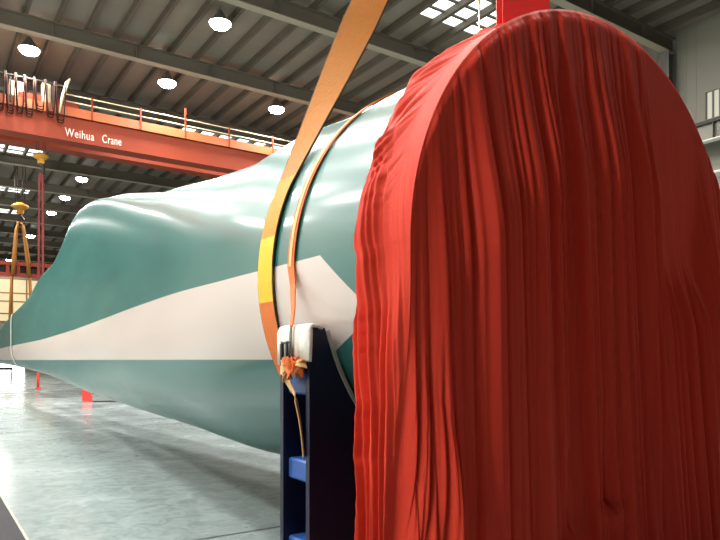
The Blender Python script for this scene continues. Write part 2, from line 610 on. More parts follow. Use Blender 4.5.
# crane runway along the right wall
rw = thing('crane_runway', (22.9, 0, 0), 'grey crane runway beam with pale lower flange along the right wall', 'runway')
MB().box(-0.16, 0.16, YB + 0.3, 60, 9.86, 9.9).build('upper_flange', M['black'], rw)
MB().box(-0.04, 0.04, YB + 0.3, 60, 9.9, 10.02).build('rail', M['crane_dark'], rw)
MB().box(-0.012, 0.012, YB + 0.3, 60, 9.3, 9.86).build('web', M['wall'], rw)
MB().box(-0.16, 0.16, YB + 0.3, 60, 9.26, 9.3).build('lower_flange', M['white'], rw)
for k in range(0, 16):
    MB().box(-0.15, 0.0, 2.2 + 2.4 * k, 2.22 + 2.4 * k, 9.3, 9.86).build('stiffener', M['column'], rw)
for k in range(-1, 8):
    b = MB()
    b.extrude([(0.16, 9.26), (1.07, 9.26), (1.07, 8.5), (0.95, 8.5)], 'y', 14 + 6 * k - 0.1 - 6, 14 + 6 * k + 0.1 - 6)
    b.build('bracket', M['column'], rw)
pipe = MB().tube([(23.6, YB + 0.3, 8.35), (23.6, 58, 8.35)], 0.05, 8)
pipe = tag(pipe.build('wall_pipe', M['white']), 'pale pipe running along the right wall below the crane runway', 'pipe')

# ------------------------------------------------------------------ high bay lamps (their light is built in)
lamp_house = MB()
lamp_house.lathe([(0.0, 0.46), (0.07, 0.46), (0.09, 0.40), (0.12, 0.34), (0.14, 0.30), (0.24, 0.12), (0.30, 0.03), (0.31, 0.0), (0.30, 0.0), (0.285, 0.03)], n=24)
lens_mb = MB().lathe([(0.285, 0.02), (0.27, -0.05), (0.22, -0.12), (0.13, -0.17), (0.0, -0.19)], n=24)
rod_mb = MB().tube([(0, 0, 0.44), (0, 0, 0.70)], 0.018, 8)
rod_mb.tube([(-0.08, 0, 0.72), (0.08, 0, 0.72)], 0.02, 8)
lamp_meshes = None
def lamp(x, y, z, label, group=None):
    global lamp_meshes
    t = thing('high_bay_lamp', (x, y, z), label, 'lamp', group)
    t.scale = (1.3, 1.3, 1.0)
    if lamp_meshes is None:
        a = lamp_house.build('housing', M['lamp_body'], t)
        b = lens_mb.build('lens', M['lamp'], t)
        c = rod_mb.build('rod', M['lamp_body'], t)
        lamp_meshes = (a, b, c)
    else:
        for m_ in lamp_meshes:
            copy_mesh_obj(m_, (0, 0, 0), t)
    ld = bpy.data.lights.new('lamp_light', 'AREA')
    ld.shape = 'DISK'
    ld.size = 0.56
    ld.energy = LAMP_W
    ld.color = (1.0, 0.965, 0.91)
    lo = bpy.data.objects.new('lamp_light', ld)
    lo.parent = t
    lo.location = (0, 0, -0.21)
    COL.objects.link(lo)
    return t
seen = {
    (8.87, 22): 'largest glaring round lamp under the roof, topmost in view, left of the orange sling',
    (3.5, 28): 'glaring round lamp right above the crane\'s hanging black cable loops',
    (8.87, 28): 'small round lit lamp high above the orange crane girder\'s lettering',
    (14.13, 28): 'round lit lamp close beside the long orange lifting sling',
    (8.87, 46): 'lit lamp under the crane girder, nearest to it of the receding row',
    (8.87, 52): 'second lit lamp from the girder in the row receding below it',
    (8.87, 58): 'third lit lamp from the girder in the row, right of the red hanging sling',
    (8.87, 70): 'small lit lamp between the yellow hook slings and the red hanging sling',
    (8.87, 88): 'tiny lit lamp just above the red spreader beam, left of yellow slings',
}
for (x, y), lb in seen.items():
    lamp(x, y, 13.6, lb)
for x, y in ((8.87, 16), (8.87, 10), (3.5, 22), (3.5, 16), (3.5, 10), (14.13, 16), (14.13, 22), (-1.8, 10), (-1.8, 16), (-1.8, 22), (-1.8, 28),
             (-1.8, 40), (-6.5, 16), (-6.5, 28), (19.4, 28), (3.5, 46), (3.5, 58), (8.87, 4), (-1.8, 4), (-6.5, 10), (-6.5, 4), (-6.5, 22), (14.13, -4)):  # unseen lamps, mostly added for light; the last one lights the cloth's face
    lamp(x, y, 13.6, 'unseen round roof lamp, most of these added to light the hall', 'unseen roof lamps, mostly added for light')

# ------------------------------------------------------------------ the blade
XC, ZC, RB = 3.46, 2.18, 1.46
BY0, BY1 = 2.52, 60.0
TOP = [(2.4, 3.64), (4.5, 3.65), (5.5, 3.477), (6.2, 3.491), (7.0, 3.573), (7.8, 3.66), (8.7, 3.846), (9.7, 4.06), (11.8, 4.496), (13.7, 4.769), (14.8, 4.817), (15.9, 4.758), (16.8, 4.58), (18.0, 4.35), (19.2, 4.212), (21.3, 4.164), (24.9, 3.739), (31.3, 3.427), (36.9, 2.992), (48, 2.5), (56, 2.05), (60, 1.75)]
BOT = [(2.4, 0.72), (5.0, 0.66), (6.2, 0.57), (7.1, 0.59), (8.2, 0.63), (11, 0.67), (15.9, 0.79), (22.9, 1.12), (34, 1.37), (48, 1.5), (60, 1.65)]
THK = [(2.4, 2.92), (4.5, 2.92), (8, 2.5), (12, 1.85), (16, 1.35), (22, 1.0), (34, 0.65), (48, 0.4), (60, 0.1)]
WGT = [(2.4, 0), (4.0, 0), (6, 0.36), (8, 0.78), (11, 1), (60, 1)]
FLT = [(2.4, 0), (4.5, 0.0), (6.5, 0.06), (9, 0.22), (12, 0.30), (15, 0.22), (18, 0.10), (22, 0.05), (60, 0.02)]
DIP = [(2.4, 0), (6.0, 0.0), (7.5, 0.03), (10, 0.10), (13, 0.11), (16, 0.04), (18, 0.02), (22, 0.01), (60, 0.0)]
def interp(tab, y):
    xs_, ys_ = zip(*tab)
    # smooth (monotone enough) interpolation: cubic through finite differences
    if y <= xs_[0]: return ys_[0]
    if y >= xs_[-1]: return ys_[-1]
    i = max(k for k in range(len(xs_) - 1) if xs_[k] <= y)
    h = xs_[i + 1] - xs_[i]
    def slope(k):
        if k == 0 or k == len(xs_) - 1: return 0.0
        d0 = (ys_[k] - ys_[k - 1]) / (xs_[k] - xs_[k - 1])
        d1 = (ys_[k + 1] - ys_[k]) / (xs_[k + 1] - xs_[k])
        return 0.0 if d0 * d1 <= 0 else 2 * d0 * d1 / (d0 + d1)
    t = (y - xs_[i]) / h
    m0, m1 = slope(i) * h, slope(i + 1) * h
    return (2 * t**3 - 3 * t**2 + 1) * ys_[i] + (t**3 - 2 * t**2 + t) * m0 + (-2 * t**3 + 3 * t**2) * ys_[i + 1] + (t**3 - t**2) * m1

NS = 56
LEAN = [(2.4, 0.7), (5, 0.72), (8, 0.84), (12, 0.86), (16, 0.78), (22, 0.62), (34, 0.5), (60, 0.3)]
def blade_section(y):
    zt, zb, T, w = interp(TOP, y), interp(BOT, y), interp(THK, y), interp(WGT, y)
    F_, dip, lean = interp(FLT, y), interp(DIP, y), interp(LEAN, y)
    near, far = [], []
    for i in range(NS + 1):
        cc = 0.5 * (1 - math.cos(PI * i / NS))      # 0 at the lower (leading) edge, 1 at the upper
        circ = 2 * math.sqrt(max(0, cc * (1 - cc)))
        # the side towards the aisle stands nearly upright, then rounds over at the top
        if cc <= 0.5:
            rise = math.sqrt(max(0, 1 - (1 - cc / 0.40) ** 2)) if cc < 0.40 else 1
            n_ = (1 - w) * circ + w * rise
        else:
            p_ = 2 + 4.0 * w
            lw = lean * w
            n_ = lw + (1 - lw) * max(0, 1 - (2 * cc - 1) ** p_) ** (1 / p_)
        if cc < 0.30:
            foil = math.sqrt(max(0, 1 - (1 - cc / 0.30) ** 2))
        else:
            foil = 1 - ((cc - 0.30) / 0.70) ** 1.25
        th = T * ((1 - w) * circ + w * foil)
        th = max(th, F_ * min(1, cc * 4))
        xn = XC - T / 2 * n_
        near.append((xn, y, zb + (zt - dip - zb) * cc))
        far.append((xn + th, y, zb + (zt - zb) * cc))
    return near, far
ylist = list(np.arange(BY0, 30, 0.25)) + list(np.arange(30, BY1 + 0.01, 0.75))
bl = thing('wind_turbine_blade', (0, 0, 0), 'long sea green wind turbine blade with a pale arrow stripe on its side', 'turbine blade')
shell, edge, rootcap = MB(), MB(), MB()
nv, fv = [], []
for y in ylist:
    a, b = blade_section(float(y))
    nv.append(a)
    fv.append(b)
K = NS + 1
flat = [p for r in nv for p in r] + [p for r in fv for p in r]
off = K * len(ylist)
fs = []
for i in range(len(ylist) - 1):
    for k in range(NS):
        fs.append((i * K + k, i * K + k + 1, (i + 1) * K + k + 1, (i + 1) * K + k))
        fs.append((off + i * K + k, off + (i + 1) * K + k, off + (i + 1) * K + k + 1, off + i * K + k + 1))
shell.add(flat, fs, 0, True)
sh = shell.build('shell', M['blade'], bl)
bmx = bmesh.new()
bmx.from_mesh(sh.data)
bmesh.ops.remove_doubles(bmx, verts=bmx.verts, dist=0.0005)
bmesh.ops.recalc_face_normals(bmx, faces=bmx.faces)
bmx.to_mesh(sh.data)
bmx.free()
smooth(sh)
# flat back of the upper (trailing) edge
ev = []
for i, y in enumerate(ylist):
    a, b = nv[i][-1], fv[i][-1]
    ev += [a, ((a[0] + b[0]) / 2, y, (a[2] + b[2]) / 2 + 0.012), b]
ef = []
for i in range(len(ylist) - 1):
    for k in (0, 1):
        ef.append((i * 3 + k, i * 3 + k + 1, (i + 1) * 3 + k + 1, (i + 1) * 3 + k))
edge.add(ev, ef, 0, True)
edge.build('flat_trailing_edge', M['blade_edge'], bl)['label'] = 'pale flat upper edge'
# root end: laminate ring, bolt circle and inner plate (under the cloth)
rootcap.lathe([(RB, 0.04), (RB, 0.0), (RB - 0.09, 0.0), (RB - 0.09, 0.06), (0.0, 0.06)], (XC, BY0 - 0.02, ZC), 64, 0, 'y')
rootcap.build('root_ring', M['blade_edge'], bl)

# ------------------------------------------------------------------ the red cloth over the root
def noise2(u, v, seed):
    rng = np.random.default_rng(seed)
    T = rng.uniform(-1, 1, (257, 257))
    iu, iv = np.floor(u).astype(int), np.floor(v).astype(int)
    fu, fv_ = u - iu, v - iv
    su, sv = fu * fu * (3 - 2 * fu), fv_ * fv_ * (3 - 2 * fv_)
    g = lambda a, b: T[a % 257, b % 257]
    return (g(iu, iv) * (1 - su) + g(iu + 1, iv) * su) * (1 - sv) + (g(iu, iv + 1) * (1 - su) + g(iu + 1, iv + 1) * su) * sv
def sstep(a, b, x):
    t = np.clip((x - a) / (b - a), 0, 1)
    return t * t * (3 - 2 * t)

CY, RC, DEP = 2.46, 1.5, 0.46
def cloth_mesh():
    N, Mz = 560, 170
    # profile of the rim: left edge up from the floor, the arch, right edge down
    vs_, fs = [], []
    q = -np.cos(np.pi * np.arange(N + 1) / N)
    xx = XC + RC * q
    ztop = ZC + RC * np.sqrt(np.maximum(0, 1 - q * q))
    tt = (np.arange(Mz + 1) / Mz)
    X = np.repeat(xx[:, None], Mz + 1, 1)
    Z = 0.012 + (ztop[:, None] - 0.012) * tt[None, :]
    down = np.maximum(0, ZC + RC - Z)                              # how far below the crest
    fan = 0.155 * np.clip((X - (XC - RC)) / (2 * RC), 0, 1) ** 1.0
    Xs = X - fan * np.maximum(0, 3.2 - Z)                          # folds fan out to the right on the way down
    rim = np.minimum((X - (XC - RC)), (XC + RC - X))
    below = ztop[:, None] - Z
    zo = 9 * noise2(Xs * 1.7 + 4, 0 * Z, 77)
    f1 = noise2(Xs * 6.3 + 3.1, zo + Z * 0.10 + 0.5, 1)
    f2 = noise2(Xs * 14.5 + 7.7, zo + Z * 0.13, 2)
    f3 = noise2(Xs * 33.0 + 1.3, zo + Z * 0.17, 3)
    f4 = noise2(Xs * 52.0, zo + Z * 0.8, 4)
    grow = 0.30 + 0.70 * sstep(0.05, 1.1, below)
    d = 0.07 * np.abs(f1) ** 0.7 + 0.080 * np.abs(f2) ** 0.55 + 0.045 * np.abs(f3) ** 0.6 + 0.008 * f4
    # the taut smooth panel at the right
    sm = sstep(3.80, 3.95, X - 0.05 * (3.2 - Z)) * (1 - sstep(4.45, 4.62, X)) * sstep(1.75, 2.35, Z)
    d = d * (1 - 0.93 * sm)
    # broad swells
    d += 0.05 * noise2(Xs * 1.6 + 9, Z * 0.2, 8) * sstep(0.1, 1.0, below)
    d = d * grow
    d = d * (0.25 + 0.75 * np.maximum(sstep(0.02, 0.30, X - (XC - RC)), 1 - sstep(0.8, 1.8, Z)))
    # long crease at the left of the taut panel
    d -= 0.035 * np.exp(-((X - 0.05 * (3.2 - Z) - 3.80) / 0.035) ** 2) * sstep(0.15, 0.6, below)
    # two tucked lips low on the face
    for bx, bz, bw in ((2.98, 0.62, 0.06), (3.35, 0.72, 0.06)):
        d += 0.06 * np.exp(-((X - bx) / bw) ** 2) * np.exp(-((Z - bz + 0.03) / 0.05) ** 2)
        d -= 0.045 * np.exp(-((X - bx + 0.01) / 0.05) ** 2) * sstep(bz, bz + 0.06, Z) * (1 - sstep(bz + 0.2, bz + 0.7, Z))
    fade = sstep(0.0, 0.035, rim) * sstep(0.0, 0.07, below) + 0 * X
    low = sstep(1.9, 0.9, Z) if False else (1 - sstep(0.9, 1.9, Z))
    belly = 0.05 * sstep(0.0, 0.5, rim) * sstep(0.0, 0.4, below)
    Y = CY - (d * fade) - belly * 0.4
    # towards the floor the left corner rounds into folds
    lowm = 1 - sstep(0.7, 1.9, Z)
    rl = np.clip(1 - (X - (XC - RC)) / 0.24, 0, 1)
    Y = Y + 0.15 * rl ** 2 * (1 - sstep(0.5, 2.0, Z))
    ph = X * 22.0 + 1.3 * noise2(X * 5.0, 0.45 * Z + 3, 61) + 0.35 * Z
    cf = 0.062 * np.abs(np.sin(PI * ph)) ** 0.7 + 0.018 * np.abs(np.sin(PI * (ph * 2.2 + 0.7 * noise2(X * 9, Z * 0.6, 62)))) ** 0.8
    Y = Y - cf * lowm * sstep(0.0, 0.03, rim) * (X < XC) * (1 - sstep(0.16, 0.34, X - (XC - RC)))
    for i in range(N + 1):
        for j in range(Mz + 1):
            vs_.append((X[i, j], Y[i, j], Z[i, j]))
    W = Mz + 1
    for i in range(N):
        for j in range(Mz):
            fs.append((i * W + j, (i + 1) * W + j, (i + 1) * W + j + 1, i * W + j + 1))
    # wrap: rim profile swept back over the root
    prof, nrm, arc, kind = [], [], [], []
    for j in range(Mz + 1):
        prof.append((X[0, j], Z[0, j])); nrm.append((-1, 0)); kind.append(0)
    for i in range(1, N):
        prof.append((X[i, Mz], Z[i, Mz])); a = math.acos(-q[i]); nrm.append((-math.cos(a), math.sin(a))); kind.append(1)
    for j in range(Mz, -1, -1):
        prof.append((X[N, j], Z[N, j])); nrm.append((1, 0)); kind.append(2)
    idx = [0 * W + j for j in range(Mz + 1)] + [i * W + Mz for i in range(1, N)] + [N * W + j for j in range(Mz, -1, -1)]
    P = np.array(prof); NR = np.array(nrm); KD = np.array(kind)
    S = np.concatenate([[0], np.cumsum(np.hypot(*(P[1:] - P[:-1]).T))])
    D = 96
    base = len(vs_)
    tD = np.arange(1, D + 1) / D
    zc = P[:, 1][:, None]
    yv = np.repeat(tD[None, :], len(P), 0)
    hang = (1 - sstep(1.7, 2.35, zc)) * (KD != 1)[:, None]           # 1 where the cloth hangs free
    wz = zc * 1.0
    # vertical folds in the hanging part, gathers towards the back edge on the arch
    sh_ = yv * DEP
    v1 = np.abs(noise2(sh_ * 11 - 0.10 * wz * 11 + 30, wz * 0.25, 21)) ** 0.8
    v2 = np.abs(noise2(sh_ * 30 - 0.13 * wz * 30 + 50, wz * 0.3, 22)) ** 0.9
    v3 = noise2(sh_ * 62 - 0.12 * wz * 62 + 90, wz * 0.5, 23)
    smooth_up = sstep(1.55, 2.15, zc) * (1 - sstep(0.35, 0.7, yv))   # taut zone by the front corner
    fold = (0.05 * v1 + 0.045 * v2 + 0.012 * v3) * (1 - 0.9 * smooth_up)
    Sg = S[:, None]
    g1 = np.abs(noise2(Sg * 7.0 + sh_ * 8.0, sh_ * 3.0 + 0 * Sg, 31)) ** 0.8
    g2 = np.abs(noise2(Sg * 17.0 + sh_ * 17.0, sh_ * 5.0 + 0 * Sg, 32))
    gath = (0.05 * g1 + 0.03 * g2) * sstep(0.25, 0.8, yv) * (1 - 0.8 * sstep(0.8, 1.0, yv))
    fold = fold * (1 - 0.5 * sstep(0.8, 1.0, yv))
    mixh = np.clip(1 - sstep(2.0, 2.7, zc), 0, 1) * (KD != 1)[:, None] + (KD == 1)[:, None] * (1 - sstep(2.15, 2.9, zc))
    disp = fold * mixh + gath * (1 - mixh)
    lowz = (1 - sstep(0.9, 1.9, zc)) * (KD != 1)[:, None]
    disp = disp * (sstep(0.0, 0.16, yv) * (1 - lowz) + sstep(0.0, 0.04, yv) * lowz)
    lowf = (1 - sstep(0.6, 2.0, zc)) * mixh
    disp += 0.02 * lowf * sstep(0, 0.3, yv)
    back = DEP * (1 - 0.20 * (1 - sstep(0.3, 2.0, zc)) * (mixh > 0.5)) + 0.012 * noise2(Sg * 9, 0 * Sg, 41) + 0.008 * noise2(Sg * 24, 0 * Sg, 42)
    back = back - 0.05 * (1 - mixh) * 0.6
    PX = P[:, 0][:, None] + NR[:, 0][:, None] * disp
    PZ = P[:, 1][:, None] + NR[:, 1][:, None] * disp
    y0 = np.array([vs_[k][1] for k in idx])[:, None]
    PY = y0 + (CY + back - y0) * yv
    for a in range(len(P)):
        for b in range(D):
            vs_.append((PX[a, b], PY[a, b], max(0.01, PZ[a, b])))
    G = lambda a, b: idx[a] if b == 0 else base + a * D + b - 1
    for a in range(len(P) - 1):
        for b in range(D):
            fs.append((G(a, b), G(a + 1, b), G(a + 1, b + 1), G(a, b + 1)))
    mb = MB()
    mb.add(vs_, fs, 0, True)
    return mb
cl = thing('red_cloth', (0, 0, 0), 'huge pleated red cloth draped over the blade\'s round root down to the floor', 'cloth')
sheet = cloth_mesh()
me = bpy.data.meshes.new('sheet')
me.from_pydata(sheet.v, [], sheet.f)
me.materials.append(M['cloth'])
me.polygons.foreach_set('use_smooth', [True] * len(me.polygons))
co = bpy.data.objects.new('sheet', me)
COL.objects.link(co)
co.parent = cl
fix_normals(me)
# drawn-in hem that ties the cloth to the blade behind the rim
hem = []
for k in range(0, 73):
    a = PI * k / 72
    hem.append((XC - (RC - 0.005) * math.cos(a), CY + DEP - 0.035 + 0.008 * math.sin(9 * a), ZC + (RC - 0.005) * math.sin(a)))
MB().tube(hem, 0.016, 8).build('hem', M['cloth'], cl)

# red band that rises from the top of the cloth
rbb = thing('red_ribbon', (3.11, 2.76, 3.6), 'wide red band rising from the top of the red cloth', 'ribbon')
pts = [(-0.0 + 0.004 * k * 0, 0, -0.02 + 0.16 * k) for k in range(26)]
MB().ribbon(pts, [(math.cos(YAW), -math.sin(YAW), 0)] * 26, [(math.sin(YAW), math.cos(YAW), 0)] * 26, [0.285 + 0.006 * math.sin(k) for k in range(26)], 0.02).build('band', M['ribbon'], rbb)
MB().ribbon([(p[0] - 0.02, p[1] + 0.06, p[2]) for p in pts], [(math.cos(YAW), -math.sin(YAW), 0)] * 26, [(math.sin(YAW), math.cos(YAW), 0)] * 26, 0.25, 0.02).build('band', M['ribbon'], rbb)

# ------------------------------------------------------------------ the long lifting sling
SY = 4.10
def sling():
    t = thing('lifting_sling', (0, 0, 0), 'long wide orange webbing sling looped under the blade, rising to the crane', 'sling')
    R_ = RB + 0.016
    phi = math.radians(25.5)
    phi2 = math.radians(7)
    P_, Wd, Nd, ww = [], [], [], []
    cam_r = Vector((math.cos(YAW), -math.sin(YAW), 0))
    cam_f = Vector((math.sin(YAW), math.cos(YAW), 0))
    # free leg from high above the blade to the tangent point
    tp = Vector((XC - R_ * math.cos(phi), SY, ZC + R_ * math.sin(phi)))
    dr = Vector((math.sin(phi), 0, math.cos(phi)))
    for k in range(40, 0, -1):
        s_ = 0.085 * k
        tw = min(1, s_ / 1.5)
        P_.append(tp + dr * s_)
        wdir = Vector((0, 1, 0)).lerp(-cam_r * 1.0, tw * 0.95).normalized()
        wdir = (wdir - dr * wdir.dot(dr)).normalized()
        Wd.append(wdir)
        Nd.append(dr.cross(wdir))
        ww.append(0.215 + 0.045 * tw)
    a = phi
    n_top = len(P_)
    while a > math.radians(-85):
        P_.append(Vector((XC - R_ * math.cos(a), SY, ZC + R_ * math.sin(a))))
        Wd.append(Vector((0, 1, 0)))
        Nd.append(Vector((-math.cos(a), 0, math.sin(a))))
        ww.append(0.215)
        a -= math.radians(2.5)
    # sleeve change where the webbing passes the stripe
    cut1 = n_top - 1 + int((25.5 - 7) / 2.5)
    cut2 = n_top - 1 + int((25.5 + 10) / 2.5)
    def seg(i, j, name, m, lb, ex=0.0):
        mb = MB()
        mb.ribbon(P_[i:j + 1], Wd[i:j + 1], Nd[i:j + 1], [w + ex for w in ww[i:j + 1]], 0.014 + ex)
        o = mb.build(name, m, t)
        if lb: o['label'] = lb
    cut0 = n_top - 1
    seg(0, cut0, 'webbing', M['sling'], 'orange upper webbing')
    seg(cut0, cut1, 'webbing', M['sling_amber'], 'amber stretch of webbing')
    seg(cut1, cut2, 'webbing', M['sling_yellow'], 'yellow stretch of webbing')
    seg(cut2, len(P_) - 1, 'sleeve', M['sling_sleeve'], 'orange sleeve under the blade')
    for sg in (-1, 1):
        mb = MB()
        Q = [p + w * sg * (x_ / 2) for p, w, x_ in zip(P_, Wd, ww)]
        mb.tube(Q, 0.008, 6)
        mb.build('selvage', M['sling_edge'], t)['label'] = 'dark woven edge'
    # far side leg
    P2, W2, N2 = [], [], []
    for k in range(0, 40):
        a = math.radians(-85 + 2.5 * k)
        if a > phi2: break
        P2.append(Vector((XC + R_ * math.cos(a), SY, ZC + R_ * math.sin(a))))
        W2.append(Vector((0, 1, 0)))
        N2.append(Vector((math.cos(a), 0, math.sin(a))))
    tp2 = Vector((XC + R_ * math.cos(phi2), SY, ZC + R_ * math.sin(phi2)))
    for k in range(0, 41):
        P2.append(tp2 + Vector((-math.sin(phi2), 0, math.cos(phi2))) * 0.085 * k)
        W2.append(Vector((0, 1, 0)))
        N2.append(Vector((math.cos(phi2), 0, math.sin(phi2))))
    MB().ribbon(P2, W2, N2, 0.215, 0.014).build('webbing', M['sling'], t)
sling()

# ------------------------------------------------------------------ saddle stand under the root
ST = thing('saddle_stand', (1.9, 3.33, 0), 'dark navy steel saddle stand cradling the blade beside the red cloth', 'stand')
RS = RB + 0.05
def plate(y0, y1, name):
    poly = [(0.0, 0.06), (0.0, 1.775), (0.02, 1.79)]
    x0 = XC - 1.9
    # saddle curve
    a0 = math.asin(min(1, (ZC - 1.79) / RS))
    xs0 = x0 - RS * math.cos(a0)
    poly.append((max(0.05, xs0 - 0.02), 1.795))
    for k in range(0, 33):
        a = a0 + (PI / 2 - a0) * k / 32
        poly.append((x0 - RS * math.cos(a), ZC - RS * math.sin(a)))
    for k in range(31, -1, -1):
        a = a0 + (PI / 2 - a0) * k / 32
        poly.append((x0 + RS * math.cos(a), ZC - RS * math.sin(a)))
    w = 2 * x0
    poly += [(w - 0.06, 1.795), (w, 1.775), (w, 0.06), (w - 0.5, 0.06), (w - 0.6, 0.3), (0.6, 0.3), (0.5, 0.06)]
    mb = MB()
    mb.extrude(poly, 'y', y0, y1)
    return mb.build(name, M['navy'], ST)
plate(0.0, 0.03, 'saddle_plate')
plate(0.315, 0.345, 'saddle_plate')
# rubber lining of the saddle
for ya, yb in ((-0.012, 0.045), (0.30, 0.357)):
    P_, Wd, Nd = [], [], []
    for k in range(0, 49):
        a = math.radians(15.5) + math.radians(149) * k / 48
        P_.append((XC - 1.9 - (RS - 0.012) * math.cos(a), (ya + yb) / 2, ZC - (RS - 0.012) * math.sin(a)))
        Wd.append((0, 1, 0))
        Nd.append((math.cos(a), 0, math.sin(a)))
    MB().ribbon(P_, Wd, Nd, yb - ya, 0.022).build('rubber_lining', M['rubber'], ST)['label'] = 'pale grey rubber strip along the saddle curve'
# cross members between the plates on the open end
W_ = 2 * (XC - 1.9)
for x0, x1 in ((0.02, 0.16), (W_ - 0.16, W_ - 0.02)):
    MB().box(x0, x1, 0.03, 0.315, 1.39, 1.53, 0, 0.012).build('cross_beam', M['blue'], ST)['label'] = 'bright blue upper cross beam'
    MB().box(x0, x1, 0.03, 0.315, 0.86, 0.99, 0, 0.012).build('cross_beam', M['blue'], ST)['label'] = 'bright blue middle cross beam'
    MB().box(x0, x1, 0.03, 0.315, 0.36, 0.50, 0, 0.012).build('cross_beam', M['blue'], ST)['label'] = 'bright blue lower cross beam'
MB().box(0.20, 0.23, 0.03, 0.315, 0.1, 1.6).build('web_plate', M['navy'], ST)
MB().box(W_ - 0.23, W_ - 0.20, 0.03, 0.315, 0.1, 1.6).build('web_plate', M['navy'], ST)
for x0, x1 in ((-0.06, 0.5), (W_ - 0.5, W_ + 0.06)):
    MB().box(x0, x1, -0.08, 0.43, 0.0, 0.06, 0, 0.01).build('base_plate', M['navy'], ST)
for y0 in (0.0, 0.33):
    MB().box(-0.012, 0.012, y0 - 0.012, y0 + 0.03, 0.06, 1.76).build('edge_flange', M['navy'], ST)

# white pad laid over the stand's top
pd = thing('white_pad', (1.9, 3.33, 1.6), 'white padded cloth folded over the top of the navy stand', 'pad')
prof = [(-0.038, -0.01), (-0.037, 0.10), (-0.036, 0.17), (-0.025, 0.205), (0.0, 0.215), (0.045, 0.21), (0.06, 0.20)]
mb = MB()
NP = 20
vs_ = []
for i in range(NP + 1):
    yy = -0.05 + 0.40 * i / NP
    for k, (px_, pz_) in enumerate(prof):
        wv = 0.006 * math.sin(i * 1.1 + k) + 0.004 * math.sin(i * 2.3)
        zz = pz_ + (0.014 * math.sin(i * 0.9) - 0.05 * max(0, (yy - 0.2)) if k == 0 else 0)
        vs_.append((px_ + wv, yy, zz))
for i in range(NP + 1):
    yy = -0.05 + 0.40 * i / NP
    for k, (px_, pz_) in enumerate(prof):
        dx, dz = ((0.02, 0) if k < 3 else ((0.012, -0.014) if k == 3 else (0, -0.02)))
        wv = 0.006 * math.sin(i * 1.1 + k)
        vs_.append((px_ + dx + wv, yy, pz_ + dz))
kk = len(prof)
H_ = (NP + 1) * kk
fs = []
for i in range(NP):
    for k in range(kk - 1):
        fs.append((i * kk + k, i * kk + k + 1, (i + 1) * kk + k + 1, (i + 1) * kk + k))
        fs.append((H_ + i * kk + k, H_ + (i + 1) * kk + k, H_ + (i + 1) * kk + k + 1, H_ + i * kk + k + 1))
    fs.append((i * kk, (i + 1) * kk, H_ + (i + 1) * kk, H_ + i * kk))
    fs.append((i * kk + kk - 1, H_ + i * kk + kk - 1, H_ + (i + 1) * kk + kk - 1, (i + 1) * kk + kk - 1))
for k in range(kk - 1):
    fs.append((k, H_ + k, H_ + k + 1, k + 1))
    fs.append((NP * kk + k, NP * kk + k + 1, H_ + NP * kk + k + 1, H_ + NP * kk + k))
mb.add(vs_, fs, 0, True)
mb.build('padding', M['pad'], pd)

# ratchet tie-down strap over the blade at the stand
TD = thing('tie_down_strap', (0, 0, 0), 'narrow orange tie-down strap over the blade, tightened at the navy stand', 'strap')
TY = 3.735
R2 = RB + 0.012
def strap_path(a0, a1, n):
    P_, Wd, Nd = [], [], []
    for k in range(n + 1):
        a = math.radians(a0 + (a1 - a0) * k / n)
        yy = TY - 0.04 * math.sin(a)
        P_.append((XC - R2 * math.cos(a), yy, ZC + R2 * math.sin(a)))
        Wd.append((0, 1, 0))
        Nd.append((-math.cos(a), 0, math.sin(a)))
    return P_, Wd, Nd
P_, Wd, Nd = strap_path(182, 1, 90)
wbg = MB().ribbon(P_, Wd, Nd, 0.085, 0.008).build('webbing', M['strap'], TD)
P3 = [Vector(p) + Vector(n) * 0.006 for p, n in zip(P_, Nd)]
MB().ribbon(P3, Wd, Nd, 0.035, 0.004).build('centre_stripe', M['strap_pale'], wbg)['label'] = 'pale woven stripe along the webbing'
# down over the pad to the ratchet
P4 = [Vector(P_[-1]), Vector((1.965, 3.665, 2.08)), Vector((1.90, 3.54, 1.90)), Vector((1.852, 3.475, 1.80))]
MB().ribbon(P4, [(0, 1, 0)] * 4, [(-1, 0, 0.3)] * 4, [0.085, 0.07, 0.045, 0.03], 0.008).build('webbing', M['strap'], TD)
P4 = [(1.852, 3.475, 1.81), (1.845, 3.47, 1.74), (1.845, 3.47, 1.62), (1.84, 3.47, 1.55)]
MB().ribbon(P4, [(0, 1, 0)] * 4, [(-1, 0, 0)] * 4, 0.022, 0.006).build('webbing', M['ratchet'], TD)['label'] = 'grey stretched end of the strap'
rt = MB()
for yq in (3.495, 3.55):
    rt.box(1.822, 1.842, yq - 0.006, yq + 0.006, 1.60, 1.71)
rt.tube([(1.832, 3.48, 1.705), (1.832, 3.56, 1.705)], 0.009, 8)
rt.tube([(1.832, 3.48, 1.615), (1.832, 3.56, 1.615)], 0.010, 8)
rt = rt.build('ratchet', M['ratchet'], TD)
MB().box(1.815, 1.83, 3.53, 3.556, 1.58, 1.70, 0, 0.004).build('ratchet_handle', M['black'], rt)
